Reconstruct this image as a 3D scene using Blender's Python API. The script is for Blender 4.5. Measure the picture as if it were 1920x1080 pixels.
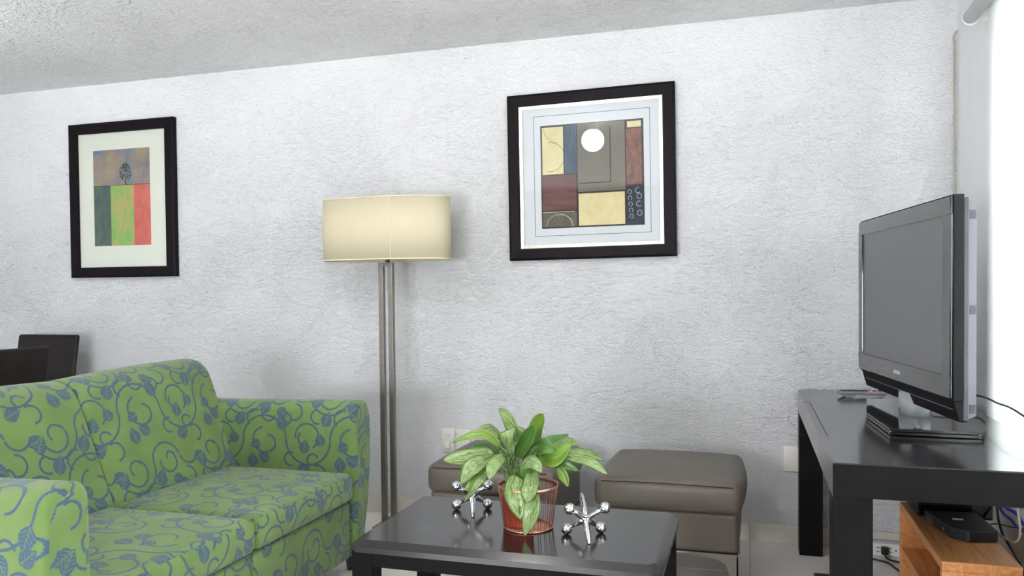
import bpy, bmesh, math, random
from mathutils import Vector, Matrix
random.seed(7)
S = bpy.context.scene
for o in list(bpy.data.objects): bpy.data.objects.remove(o)
COL = S.collection
PI = math.pi

# ------------------------------------------------------------------ camera
cam_d = bpy.data.cameras.new('camera'); cam = bpy.data.objects.new('camera', cam_d); COL.objects.link(cam)
FPX = 1486.0
cy = Vector((445, 38, -FPX)).normalized(); cx = Vector((4966, 12.6, FPX)).normalized()
cx = (cx - cy*cx.dot(cy)).normalized(); cz = cx.cross(cy)
rot = Matrix((cx, cy, cz))                     # rows: world axes seen from the camera
cam.matrix_world = Matrix.Translation((0, 0, 1.2)) @ rot.to_4x4()
cam_d.sensor_width = 36; cam_d.lens = FPX/1920*36; cam_d.shift_y = 40/1920; cam_d.clip_start = .02
S.camera = cam

# ------------------------------------------------------------------ light and exposure
GLOBE = 70.0; GLOBE_FAR = 78.0; GLOBE_FILL = 84.0; SKY = 42.0; FILL = 125.0; EXPOSURE = 0.12
S.view_settings.view_transform = 'Standard'
try: S.view_settings.look = 'None'
except Exception: pass
S.view_settings.gamma = 1; S.view_settings.exposure = EXPOSURE; S.view_settings.use_curve_mapping = False
W = bpy.data.worlds.new('sky'); S.world = W; W.use_nodes = True
wn = W.node_tree; bgn = wn.nodes['Background']
bgn.inputs[0].default_value = (.90, .95, 1, 1); bgn.inputs[1].default_value = SKY

# added fill light behind the camera; the wall there has no window
fd = bpy.data.lights.new('rear_fill', 'AREA'); fd.shape = 'RECTANGLE'; fd.size = 1.7; fd.size_y = .85; fd.energy = FILL; fd.color = (.93, .96, 1)
fo = bpy.data.objects.new('rear_fill', fd); COL.objects.link(fo); fo.location = (-1.9, -1.95, .95); fo.rotation_euler = (math.radians(90), 0, 0)

# ------------------------------------------------------------------ material helpers
def sl(c): return tuple(((v/255)/12.92 if v/255 <= .04045 else ((v/255+.055)/1.055)**2.4) for v in c)
class NT:
    def __init__(s, name):
        s.m = bpy.data.materials.new(name); s.m.use_nodes = True; s.t = s.m.node_tree
        s.p = s.t.nodes['Principled BSDF']; s.out = s.t.nodes['Material Output']
    def n(s, ty, **k):
        nd = s.t.nodes.new(ty)
        for a, v in k.items(): setattr(nd, a, v)
        return nd
    def l(s, a, b): s.t.links.new(a, b)
    def val(s, sock, v):
        if isinstance(v, bpy.types.NodeSocket): s.l(v, sock)
        else: sock.default_value = v
    def math(s, op, a, b=None, c=None):
        nd = s.n('ShaderNodeMath', operation=op); s.val(nd.inputs[0], a)
        if b is not None: s.val(nd.inputs[1], b)
        if c is not None: s.val(nd.inputs[2], c)
        return nd.outputs[0]
    def vm(s, op, a, b=None):
        nd = s.n('ShaderNodeVectorMath', operation=op); s.val(nd.inputs[0], a)
        if b is not None: s.val(nd.inputs[1], b)
        return nd.outputs['Value'] if op in ('LENGTH', 'DOT_PRODUCT', 'DISTANCE') else nd.outputs[0]
    def mix(s, f, a, b):
        nd = s.n('ShaderNodeMix', data_type='RGBA'); s.val(nd.inputs[0], f)
        for i, v in ((6, a), (7, b)):
            if isinstance(v, bpy.types.NodeSocket): s.l(v, nd.inputs[i])
            else: nd.inputs[i].default_value = (*v[:3], 1)
        return nd.outputs[2]
    def mapr(s, v, a, b, c=0., d=1.):
        nd = s.n('ShaderNodeMapRange'); s.val(nd.inputs[0], v)
        for i, x in enumerate((a, b, c, d)): nd.inputs[i+1].default_value = x
        return nd.outputs[0]
    def coord(s, kind='Object', scale=(1, 1, 1)):
        tc = s.n('ShaderNodeTexCoord'); mp = s.n('ShaderNodeMapping'); mp.inputs['Scale'].default_value = scale
        s.l(tc.outputs[kind], mp.inputs[0]); return mp.outputs[0]
    def noise(s, vec, scale, detail=2, rough=.5, dist=0):
        nd = s.n('ShaderNodeTexNoise'); s.l(vec, nd.inputs['Vector'])
        nd.inputs['Scale'].default_value = scale; nd.inputs['Detail'].default_value = detail
        nd.inputs['Roughness'].default_value = rough; nd.inputs['Distortion'].default_value = dist
        return nd.outputs[0]
    def bump(s, h, dist, strength=1.):
        nd = s.n('ShaderNodeBump'); s.l(h, nd.inputs['Height']); nd.inputs['Distance'].default_value = dist
        nd.inputs['Strength'].default_value = strength; s.l(nd.outputs[0], s.p.inputs['Normal']); return nd
    def base(s, c, rough=.5, metal=0, spec=.5):
        s.val(s.p.inputs['Base Color'], (*c[:3], 1) if isinstance(c, tuple) else c)
        s.p.inputs['Roughness'].default_value = rough; s.p.inputs['Metallic'].default_value = metal
        s.p.inputs['Specular IOR Level'].default_value = spec
def simple(name, rgb, rough=.5, metal=0, var=.06, scale=12, bump=0, bscale=200, spec=.5, coat=0):
    m = NT(name); c = sl(rgb); v = m.coord()
    nz = m.noise(v, scale, 3)
    col = m.mix(m.mapr(nz, .3, .7), tuple(x*(1-var) for x in c), tuple(min(1, x*(1+var)) for x in c))
    m.base(col, rough, metal, spec)
    if coat: m.p.inputs['Coat Weight'].default_value = coat; m.p.inputs['Coat Roughness'].default_value = .09
    if bump: m.bump(m.noise(v, bscale, 3), bump)
    return m.m

def stucco(name, rgb, sx, sz, dist, smooth_top=False, rough=.75):
    m = NT(name); c = sl(rgb)
    v = m.coord('Object', (sx, sx, sz))
    n1 = m.noise(v, 1.0, 4, .55, 1.2); n2 = m.noise(v, 2.7, 4, .6, .6); n3 = m.noise(m.coord(), 2.2, 2)
    ridge = m.math('ABSOLUTE', m.math('SUBTRACT', n1, .5))
    h = m.math('ADD', m.math('MULTIPLY', ridge, 1.5), m.math('MULTIPLY', n2, .75))
    h = m.math('ADD', h, m.math('MULTIPLY', n1, .5))
    amp = m.mapr(n3, .35, .65, .8, 1.1)
    if smooth_top:
        tc = m.n('ShaderNodeTexCoord'); sp = m.n('ShaderNodeSeparateXYZ'); m.l(tc.outputs['Object'], sp.inputs[0])
        z = m.math('ADD', sp.outputs[2], m.math('MULTIPLY', n3, .25))
        amp = m.math('MULTIPLY', amp, m.mapr(z, 1.5, 2.5, 1.0, .45))
    h = m.math('MULTIPLY', h, amp)
    pit = m.mapr(h, .35, .75, .93, 1.0)
    col = m.mix(pit, tuple(x*.86 for x in c), c)
    m.base(col, rough, 0, .25); m.bump(h, dist); return m.m

M = {}
M['wall'] = stucco('white_stucco', (244, 244, 247), 34, 66, .0155, True)
M['wall_side'] = simple('painted_wall', (232, 233, 235), .7, var=.02)
M['wall_warm'] = simple('taupe_painted_wall', (150, 142, 134), .7, var=.03)
M['ceiling'] = stucco('rough_ceiling', (244, 244, 244), 17, 40, .030, rough=.36)
M['tile'] = simple('cream_floor_tile', (232, 226, 218), .28, var=.05, scale=3)
M['base_tile'] = simple('baseboard_tile', (208, 201, 192), .3, var=.04, scale=4)
M['grout'] = simple('grout', (150, 144, 136), .8)
M['black_wood'] = simple('black_lacquered_wood', (28, 26, 29), .17, var=.12, scale=6, bump=.0001, bscale=60, coat=.35)
M['black_side'] = simple('black_painted_wood', (18, 17, 18), .42, var=.12, scale=6, spec=.07)
M['frame_black'] = simple('black_frame_wood', (20, 16, 19), .5, var=.2, scale=9, spec=.1)
M['silver'] = simple('silver_leaf', (205, 203, 196), .28, .85, var=.12, scale=40)
M['mat_white'] = simple('mat_board', (218, 223, 228), .8, var=.01)
M['mat_cream'] = simple('cream_mat_board', (222, 225, 212), .8, var=.01)
M['steel'] = simple('brushed_steel', (132, 126, 121), .38, .75, var=.05, scale=30)
M['chrome'] = simple('chrome', (225, 226, 230), .06, 1, var=.02)
M['leather'] = simple('taupe_leather', (92, 84, 76), .42, var=.07, scale=5, bump=.0012, bscale=14)
M['leather_dark'] = simple('dark_brown_leather', (28, 22, 21), .5, var=.12, scale=9, bump=.0003, spec=.25)
M['white_plastic'] = simple('white_plastic', (226, 224, 220), .4, var=.02)
M['switch_plastic'] = simple('cream_plastic', (222, 218, 212), .4, var=.02)
M['black_plastic'] = simple('black_plastic', (20, 21, 24), .5, var=.1, bump=.0001, bscale=500)
M['matte_black'] = simple('matte_black_plastic', (15, 16, 18), .6, var=.08, spec=.12)
M['gloss_black'] = simple('piano_black', (14, 14, 17), .04, var=.05, coat=.6)
M['grey_case'] = simple('grey_plastic', (58, 58, 65), .5, var=.04)
M['light_case'] = simple('light_grey_plastic', (104, 103, 112), .5, var=.04)
M['remote'] = simple('mid_grey_plastic', (122, 122, 126), .45, var=.04)
M['screen'] = simple('lcd_panel', (88, 88, 92), .32, var=.03, spec=.8)
M['slot'] = simple('dark_slot', (18, 18, 18), .8)
M['copper'] = simple('copper_wire', (196, 140, 118), .35, .8, var=.15, scale=50)
M['terracotta'] = simple('red_clay_plastic', (146, 56, 38), .5, var=.1)
M['soil'] = simple('potting_soil', (48, 36, 28), .95, var=.4, scale=90, bump=.004, bscale=120)
M['petiole'] = simple('green_stem', (92, 122, 58), .45, var=.2, scale=60)
M['petiole_dark'] = simple('dark_stem', (52, 62, 36), .5, var=.2, scale=60)
M['cable_black'] = simple('black_cable', (20, 20, 22), .45)
M['cable_white'] = simple('white_cable', (205, 204, 200), .5)
M['cable_beige'] = simple('beige_cable', (178, 174, 152), .55)
M['cable_blue'] = simple('blue_cable', (40, 42, 112), .4)
M['foot'] = simple('dark_wood_foot', (40, 28, 24), .45)
M['tube'] = simple('blind_tube_white', (225, 226, 228), .4)
M['key_red'] = simple('red_key', (168, 52, 48), .5); M['key_blue'] = simple('blue_key', (60, 72, 170), .5)
M['key_yellow'] = simple('yellow_key', (214, 200, 70), .5); M['key_black'] = simple('black_key', (28, 28, 30), .5)
M['logo'] = simple('silver_print', (190, 190, 196), .4); M['led'] = simple('green_led', (120, 150, 30), .4)

# lampshade fabric: thin, partly translucent
m = NT('cream_shade_fabric'); v = m.coord(); wv = m.noise(v, 350, 2)
c = m.mix(m.mapr(wv, .3, .7), sl((226, 215, 184)), sl((234, 225, 198)))
m.base(c, .8, 0, .2); tr = m.n('ShaderNodeBsdfTranslucent'); m.l(c, tr.inputs[0])
mx = m.n('ShaderNodeMixShader'); mx.inputs[0].default_value = .22
m.l(m.p.outputs[0], mx.inputs[1]); m.l(tr.outputs[0], mx.inputs[2]); m.l(mx.outputs[0], m.out.inputs[0]); M['shade'] = m.m
M['shade_trim'] = simple('shade_trim', (224, 212, 180), .8)
# roller blind: translucent fabric
m = NT('roller_blind_fabric'); v = m.coord(); wv = m.noise(v, 500, 2)
c = m.mix(m.mapr(wv, .3, .7), (.82, .82, .80), (.88, .88, .86))
m.base(c, .9, 0, .1); tr = m.n('ShaderNodeBsdfTranslucent'); m.l(c, tr.inputs[0])
mx = m.n('ShaderNodeMixShader'); mx.inputs[0].default_value = .5
m.l(m.p.outputs[0], mx.inputs[1]); m.l(tr.outputs[0], mx.inputs[2]); m.l(mx.outputs[0], m.out.inputs[0]); M['blind'] = m.m
# thin glass
def thin_glass(name, tint, ior=1.5, rough=0.0, mn=0.0):
    m = NT(name); m.t.nodes.remove(m.p)
    t = m.n('ShaderNodeBsdfTransparent'); t.inputs[0].default_value = (*tint, 1)
    g = m.n('ShaderNodeBsdfGlossy'); g.inputs['Roughness'].default_value = rough
    ge = m.n('ShaderNodeNewGeometry'); c = m.math('ABSOLUTE', m.vm('DOT_PRODUCT', ge.outputs['Incoming'], ge.outputs['Normal']))
    f = m.math('MULTIPLY_ADD', m.math('POWER', m.math('SUBTRACT', 1.0, c), 5.0), .96, .04)
    mx = m.n('ShaderNodeMixShader'); m.l(m.math('MAXIMUM', f, mn), mx.inputs[0]); m.l(t.outputs[0], mx.inputs[1]); m.l(g.outputs[0], mx.inputs[2])
    m.l(mx.outputs[0], m.out.inputs[0]); return m.m
M['pane'] = thin_glass('picture_glass', (.99, .99, .99))
M['window_glass'] = thin_glass('window_glass', (.96, .98, .98))
M['table_glass'] = thin_glass('green_table_glass', (.62, .80, .76))
m = NT('frosted_glass_neck'); m.base(sl((205, 212, 214)), .08, 0, .6); m.p.inputs['Transmission Weight'].default_value = .55; M['neck'] = m.m
def emit(name, rgb, st):
    m = NT(name); m.base(rgb, .4); m.p.inputs['Emission Color'].default_value = (*rgb, 1); m.p.inputs['Emission Strength'].default_value = st; return m.m
M['globe'] = emit('lit_opal_globe', (1, .97, .93), GLOBE); M['globe_far'] = emit('lit_opal_globe_cool', (.90, .95, 1), GLOBE_FAR)
M['globe_fill'] = emit('fill_globe_neutral', (.96, .98, 1), GLOBE_FILL)
# pine cabinet wood
m = NT('pine_wood'); v = m.coord('Object', (40, 3, 40)); g1 = m.noise(v, 1, 4, .6, 1.5); g2 = m.noise(m.coord('Object', (4, 1.2, 4)), 2.5, 2)
c = m.mix(m.mapr(g1, .3, .7), sl((176, 112, 60)), sl((214, 156, 100))); c = m.mix(m.mapr(g2, .5, .75, 0, .75), c, sl((188, 92, 48)))
m.base(c, .38); m.bump(g1, .0004); M['pine'] = m.m

# woven sofa fabric: green ground, blue vines and leaves, all from arc and leaf fields
def vine_design():
    arcs = []; leaves = []
    def arc(cx_, cy_, r, a0, a1): arcs.append((cx_, cy_, r, a0, a1))
    # two wandering main vines
    arc(.25, .26, .25, 0, 180); arc(.75, .26, .25, 180, 360)
    arc(.0, .74, .22, 180, 360); arc(.39, .74, .17, 10, 180); arc(.67, .77, .11, 190, 350)
    # curls
    arc(.25, .25, .135, 100, 330); arc(.285, .215, .09, -70, 90)
    arc(.74, .30, .13, -60, 190); arc(.715, .275, .075, 130, 290)
    arc(.0, .70, .12, -150, 60); arc(.015, .74, .07, 30, 230)
    arc(.40, .73, .10, 160, 400); arc(.44, .765, .05, 20, 190)
    arc(.14, .48, .09, 60, 230); arc(.60, .55, .085, -120, 90); arc(.86, .50, .07, 100, 290); arc(.86, .93, .08, -90, 120)
    arc(.55, .06, .07, 60, 280); arc(.50, .48, .06, -80, 150); arc(.30, .52, .07, 150, 350); arc(.80, .06, .06, 20, 250)
    for x, y, a, L, w in ((.22, .53, 60, .17, .052), (.48, .36, 110, .165, .052), (.93, .40, 65, .17, .05), (.62, .93, 20, .165, .050),
                          (.12, .95, 100, .165, .052), (.40, .58, -35, .15, .048), (.80, .60, 55, .16, .052), (.69, .12, 75, .15, .048), (.88, .72, 200, .15, .048), (.20, .22, 200, .13, .044), (.90, .20, 100, .14, .046), (.30, .03, 150, .15, .048)):
        leaves.append((x, y, math.radians(a), L*1.0, w*1.12))
    return arcs, leaves
def sofa_fabric():
    m = NT('green_vine_fabric'); P = .43
    tc = m.n('ShaderNodeTexCoord'); uv = tc.outputs['UV']
    nz = m.n('ShaderNodeTexNoise'); m.l(uv, nz.inputs['Vector']); nz.inputs['Scale'].default_value = 260; nz.inputs['Detail'].default_value = 1
    wob = m.vm('SCALE', m.vm('SUBTRACT', nz.outputs['Color'], (.5, .5, .5))); wob.node.inputs['Scale'].default_value = .018
    sc = m.vm('SCALE', uv); sc.node.inputs['Scale'].default_value = 1/P
    p = m.vm('FRACTION', m.vm('ADD', sc, wob)); mk = m.vm('MULTIPLY', p, (1, 1, 0)); p = mk
    arcs, leaves = vine_design(); acc = None; LW = .0102
    def chain(prev):     # adds a vanishing amount of the running result, so the nodes are evaluated one shape at a time
        if prev is None: return p
        return m.vm('ADD', p, m.vm('MULTIPLY', prev, (1e-7, 1e-7, 0)))
    def mx2(a, b): return b if a is None else m.math('MAXIMUM', a, b)
    for (x, y, r, a0, a1) in arcs:
        for i in (-1, 0, 1):
            for j in (-1, 0, 1):
                X, Y = x+i, y+j
                pts = [(X+r*math.cos(math.radians(a0+(a1-a0)*k/24)), Y+r*math.sin(math.radians(a0+(a1-a0)*k/24))) for k in range(25)]
                if not any(-.02 < q[0] < 1.02 and -.02 < q[1] < 1.02 for q in pts): continue
                q = m.vm('SUBTRACT', chain(acc), (X, Y, 0)); d = m.vm('LENGTH', q)
                f = m.math('SUBTRACT', LW, m.math('ABSOLUTE', m.math('SUBTRACT', d, r)))
                mid = math.radians((a0+a1)/2); ch = math.cos(math.radians((a1-a0)/2))
                dt = m.vm('DOT_PRODUCT', q, (math.cos(mid), math.sin(mid), 0))
                g = m.math('MULTIPLY_ADD', d, -ch, dt)
                acc = mx2(acc, m.math('MINIMUM', f, g))
    lf = None; vein = None
    for (x, y, a, L, w) in leaves:
        for i in (-1, 0, 1):
            for j in (-1, 0, 1):
                X, Y = x+i, y+j
                cxm, cym = X+math.cos(a)*L/2, Y+math.sin(a)*L/2
                if not (-L/2 < cxm < 1+L/2 and -L/2 < cym < 1+L/2): continue
                q = m.vm('SUBTRACT', chain(vein if vein else acc), (X, Y, 0))
                u = m.vm('DOT_PRODUCT', q, (math.cos(a)/L, math.sin(a)/L, 0)); v = m.math('ABSOLUTE', m.vm('DOT_PRODUCT', q, (-math.sin(a), math.cos(a), 0)))
                # half width: w * 6.75 u (1-u)^2 -> peak nearer the stalk; blended with a parabola for a full leaf
                om = m.math('SUBTRACT', 1.0, u)
                s1 = m.math('MULTIPLY', m.math('MULTIPLY', u, om), m.math('MULTIPLY_ADD', om, 3.2*w, 2.6*w))
                F = m.math('MINIMUM', m.math('SUBTRACT', s1, v), m.math('MINIMUM', u, om)); lf = mx2(lf, F)
                mid = m.math('SUBTRACT', .005, v)
                side = m.math('SUBTRACT', m.math('PINGPONG', m.math('MULTIPLY_ADD', v, -.9, m.math('MULTIPLY', u, L)), .0155), .0115)
                vv = m.math('MINIMUM', m.math('MAXIMUM', mid, side), m.math('SUBTRACT', F, .009)); vein = mx2(vein, vv)
    body = m.math('MAXIMUM', acc, lf)
    mask = m.mapr(body, -.002, .003); vm_ = m.mapr(vein, -.001, .003, 0, .75)
    mask2 = m.math('MULTIPLY', mask, m.math('SUBTRACT', 1.0, vm_))
    big = m.n('ShaderNodeTexNoise'); m.l(uv, big.inputs['Vector']); big.inputs['Scale'].default_value = 7; big.inputs['Detail'].default_value = 3
    fine = m.n('ShaderNodeTexNoise'); m.l(uv, fine.inputs['Vector']); fine.inputs['Scale'].default_value = 420; fine.inputs['Detail'].default_value = 2
    g = m.mix(m.mapr(big.outputs[0], .35, .65), sl(GREEN_A), sl(GREEN_B))
    g = m.mix(m.mapr(fine.outputs[0], .35, .7, 0, .5), g, sl(GREEN_C))
    b = m.mix(m.mapr(fine.outputs[0], .35, .7), sl((58, 80, 104)), sl((70, 92, 116)))
    m.base(m.mix(mask2, g, b), .9, 0, .15)
    m.p.inputs['Sheen Weight'].default_value = .25; m.p.inputs['Sheen Roughness'].default_value = .5
    m.bump(fine.outputs[0], .0006); return m.m
GREEN_A = (101, 124, 70); GREEN_B = (115, 138, 82); GREEN_C = (87, 111, 62)
M['sofa'] = sofa_fabric()
M['piping'] = simple('dark_seam', (44, 66, 40), .9)

# variegated leaf
def leaf_mat(name, base, light, dark, var):
    m = NT(name); tc = m.n('ShaderNodeTexCoord'); sp = m.n('ShaderNodeSeparateXYZ'); m.l(tc.outputs['UV'], sp.inputs[0])
    u, v = sp.outputs[0], sp.outputs[1]; av = m.math('ABSOLUTE', m.math('SUBTRACT', v, .5))
    mp = m.n('ShaderNodeMapping'); m.l(tc.outputs['UV'], mp.inputs[0]); oi = m.n('ShaderNodeObjectInfo')
    cmb = m.n('ShaderNodeCombineXYZ'); m.l(m.math('MULTIPLY_ADD', av, -1.0, u), cmb.inputs[0]); m.l(m.math('MULTIPLY', v, 5.0), cmb.inputs[1]); m.l(m.math('MULTIPLY', oi.outputs['Random'], 31.0), cmb.inputs[2])
    n1 = m.noise(cmb.outputs[0], 7, 3, .6, .4); n2 = m.noise(m.coord(), 30, 2)
    c = m.mix(m.mapr(n2, .3, .7), base, tuple(x*.8 for x in base))
    if var:
        inner = m.mapr(av, .36, .46, 1, 0)
        pat = m.math('MULTIPLY', m.mapr(n1, .44, .54, 0, .9), inner)
        c = m.mix(pat, c, light)
        st = m.math('MULTIPLY', m.mapr(m.noise(cmb.outputs[0], 10, 2, .5, .3), .54, .60), m.mapr(av, .05, .30, .9, .5))
        c = m.mix(st, c, dark)
    c = m.mix(m.mapr(av, .012, .03, .55, 0), c, light)
    m.base(c, .34, 0, .5); tr = m.n('ShaderNodeBsdfTranslucent'); m.l(c, tr.inputs[0])
    mx = m.n('ShaderNodeMixShader'); mx.inputs[0].default_value = .18
    m.l(m.p.outputs[0], mx.inputs[1]); m.l(tr.outputs[0], mx.inputs[2]); m.l(mx.outputs[0], m.out.inputs[0])
    return m.m
M['leaf_v'] = leaf_mat('silver_streaked_leaf', sl((98, 130, 52)), sl((172, 192, 138)), sl((46, 74, 34)), True)
M['leaf_g'] = leaf_mat('plain_bright_leaf', sl((120, 154, 58)), sl((156, 184, 96)), sl((70, 100, 40)), False)
M['leaf_d'] = leaf_mat('plain_deep_leaf', sl((74, 116, 46)), sl((110, 150, 70)), sl((50, 80, 34)), False)
# painterly pigments for the two prints
def paint(name, a, b, sc=(30, 30, 30), mid=None):
    m = NT(name); v = m.coord('Object', sc); n1 = m.noise(v, 1, 4, .65, .6)
    c = m.mix(m.mapr(n1, .35, .65), sl(a), sl(b))
    if mid: c = m.mix(m.mapr(m.noise(v, .45, 2, .5, .5), .5, .62), c, sl(mid))
    m.base(c, .7, 0, .2); return m.m

# ------------------------------------------------------------------ mesh builder
class MB:
    def __init__(s): s.v = []; s.f = []; s.mi = []; s.uv = []; s.sm = []
    def add(s, vs, fs, mi=0, uvs=None, smooth=False):
        o = len(s.v); s.v += [tuple(x) for x in vs]
        for k, f in enumerate(fs):
            s.f.append([o+i for i in f]); s.mi.append(mi); s.sm.append(smooth)
            s.uv.append(uvs[k] if uvs else None)
        return s
    def box(s, x0, x1, y0, y1, z0, z1, mi=0, bev=0.0):
        if bev > 0:
            return s.rbox((x0, x1, y0, y1, z0, z1), bev, 1, mi, seg=2, flat=True)
        vs = [(x, y, z) for z in (z0, z1) for y in (y0, y1) for x in (x0, x1)]
        return s.add(vs, [(0, 2, 3, 1), (4, 5, 7, 6), (0, 1, 5, 4), (2, 6, 7, 3), (0, 4, 6, 2), (1, 3, 7, 5)], mi)
    def rbox(s, B, r, n=8, mi=0, bulge=None, seg=4, flat=False, uvo=(0, 0), warp=None):
        """rounded box; n cells across, seg cells in each rounded edge; bulge(px,py,pz,normal axis)->offset"""
        c = ((B[0]+B[1])/2, (B[2]+B[3])/2, (B[4]+B[5])/2); h = ((B[1]-B[0])/2, (B[3]-B[2])/2, (B[5]-B[4])/2)
        r = min(r, *[x*.98 for x in h])
        def line(hh):
            inn = hh-r; a = [-hh+r*(1-math.cos(PI/4*k/seg))*0 - 0 for k in ()]
            L = []
            for k in range(seg): L.append(-inn - r*math.tan(PI/4*(1-k/seg)))
            for k in range(n+1): L.append(-inn+2*inn*k/n)
            for k in range(1, seg+1): L.append(inn + r*math.tan(PI/4*k/seg))
            return L
        for ax in range(3):
            a1, a2 = [(1, 2), (2, 0), (0, 1)][ax]
            A, Bq = line(h[a1]), line(h[a2])
            for sg in (-1, 1):
                vs = []; uvs = []
                for i, p in enumerate(A):
                    for j, q in enumerate(Bq):
                        pt = [0, 0, 0]; pt[ax] = sg*h[ax]; pt[a1] = p; pt[a2] = q
                        inn = [max(-(h[k]-r), min(h[k]-r, pt[k])) for k in range(3)]
                        d = Vector([pt[k]-inn[k] for k in range(3)]); d = d.normalized()*r if d.length > 0 else d
                        w = [inn[k]+d[k] for k in range(3)]
                        if bulge:
                            nn = [w[k]/h[k] for k in range(3)]
                            for k in range(3):
                                b = bulge[k] if not isinstance(bulge[k], tuple) else (bulge[k][0] if nn[k] < 0 else bulge[k][1])
                                oth = [x for x in range(3) if x != k]
                                w[k] += nn[k]*b*(1-nn[oth[0]]**2)*(1-nn[oth[1]]**2)
                        w = [w[k]+c[k] for k in range(3)]
                        if warp: w = warp(w)
                        vs.append(w)
                        uvs.append({0: (w[1], w[2]), 1: (w[0], w[2]), 2: (w[1], w[0]*1.0)}[ax])
                nb = len(Bq); fs = []; fu = []
                for i in range(len(A)-1):
                    for j in range(nb-1):
                        q = [i*nb+j, (i+1)*nb+j, (i+1)*nb+j+1, i*nb+j+1]
                        if sg < 0: q = q[::-1]
                        fs.append(q); fu.append([(uvs[k][0]+uvo[0]+ax*.13, uvs[k][1]+uvo[1]) for k in q])
                s.add(vs, fs, mi, fu, not flat)
        return s
    def tube(s, pts, rad, n=8, mi=0, cap=True, smooth=True):
        pts = [Vector(p) for p in pts]; rad = rad if isinstance(rad, (list, tuple)) else [rad]*len(pts)
        rings = []; up = None
        for i, p in enumerate(pts):
            t = (pts[min(i+1, len(pts)-1)]-pts[max(i-1, 0)]).normalized()
            if up is None: up = Vector((0, 0, 1)) if abs(t.z) < .9 else Vector((1, 0, 0))
            a = t.cross(up).normalized(); up = a.cross(t).normalized()
            rings.append([p+(a*math.cos(2*PI*k/n)+up*math.sin(2*PI*k/n))*rad[i] for k in range(n)])
        vs = [v for r in rings for v in r]
        fs = [(i*n+k, i*n+(k+1) % n, (i+1)*n+(k+1) % n, (i+1)*n+k) for i in range(len(pts)-1) for k in range(n)]
        s.add(vs, fs, mi, None, smooth)
        if cap: s.add(rings[0], [tuple(range(n))], mi); s.add(rings[-1], [tuple(range(n))[::-1]], mi)
        return s
    def lathe(s, prof, c=(0, 0), n=32, mi=0, smooth=True, ell=(1, 1)):
        vs = [(c[0]+r*ell[0]*math.cos(2*PI*k/n), c[1]+r*ell[1]*math.sin(2*PI*k/n), z) for r, z in prof for k in range(n)]
        fs = [(i*n+k, i*n+(k+1) % n, (i+1)*n+(k+1) % n, (i+1)*n+k) for i in range(len(prof)-1) for k in range(n)]
        return s.add(vs, fs, mi, None, smooth)
    def prism(s, poly, a0, a1, axis='z', mi=0, smooth=False):
        def P(q, a): return {'z': (q[0], q[1], a), 'y': (q[0], a, q[1]), 'x': (a, q[0], q[1])}[axis]
        n = len(poly); vs = [P(q, a0) for q in poly]+[P(q, a1) for q in poly]
        s.add(vs, [tuple(range(n)), tuple(range(2*n-1, n-1, -1))], mi)
        s.add(vs, [(k, k+n, (k+1) % n+n, (k+1) % n) for k in range(n)], mi, None, smooth); return s
    def sphere(s, c, r, n=20, m_=12, mi=0):
        return s.lathe2(c, [(r*math.sin(PI*k/m_), -r*math.cos(PI*k/m_)) for k in range(m_+1)], n, mi)
    def lathe2(s, c, prof, n, mi=0):
        vs = [(c[0]+q*math.cos(2*PI*k/n), c[1]+q*math.sin(2*PI*k/n), c[2]+z) for q, z in prof for k in range(n)]
        fs = [(i*n+k, i*n+(k+1) % n, (i+1)*n+(k+1) % n, (i+1)*n+k) for i in range(len(prof)-1) for k in range(n)]
        return s.add(vs, fs, mi, None, True)
    def build(s, name, mats, parent=None, off=(0, 0, 0)):
        me = bpy.data.meshes.new(name); me.from_pydata([(v[0]-off[0], v[1]-off[1], v[2]-off[2]) for v in s.v], [], s.f)
        if not isinstance(mats, (list, tuple)): mats = [mats]
        for mt in mats: me.materials.append(mt)
        me.polygons.foreach_set('material_index', s.mi); me.polygons.foreach_set('use_smooth', s.sm)
        if any(u is not None for u in s.uv):
            ul = me.uv_layers.new(name='UVMap'); k = 0
            for i, f in enumerate(s.f):
                u = s.uv[i]
                for j in range(len(f)):
                    ul.data[k].uv = u[j] if u else (0, 0); k += 1
        bm = bmesh.new(); bm.from_mesh(me); bmesh.ops.remove_doubles(bm, verts=bm.verts, dist=1e-6)
        bmesh.ops.recalc_face_normals(bm, faces=bm.faces); bm.to_mesh(me); bm.free(); me.update()
        o = bpy.data.objects.new(name, me); COL.objects.link(o)
        if parent: o.parent = parent
        else: o.location = off
        return o
def tag(o, label=None, cat=None, group=None, kind=None):
    if label: o['label'] = label
    if cat: o['category'] = cat
    if group: o['group'] = group
    if kind: o['kind'] = kind
    return o
def thing(name, loc, label, cat, rz=0, group=None):
    o = bpy.data.objects.new(name, None); COL.objects.link(o); o.location = loc; o.rotation_euler = (0, 0, rz); o.empty_display_size = .1
    return tag(o, label, cat, group)
def copy_tree(o, parent=None):
    c = o.copy(); COL.objects.link(c)
    if parent: c.parent = parent
    for ch in list(o.children): copy_tree(ch, c)
    return c
def curve_pts(P, n=8):
    """Catmull-Rom through the points"""
    P = [Vector(p) for p in P]; out = []
    for i in range(len(P)-1):
        a, b, c, d = P[max(i-1, 0)], P[i], P[i+1], P[min(i+2, len(P)-1)]
        for k in range(n):
            t = k/n; out.append(.5*((2*b)+(c-a)*t+(2*a-5*b+4*c-d)*t*t+(-a+3*b-3*c+d)*t**3))
    out.append(P[-1]); return out

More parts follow.
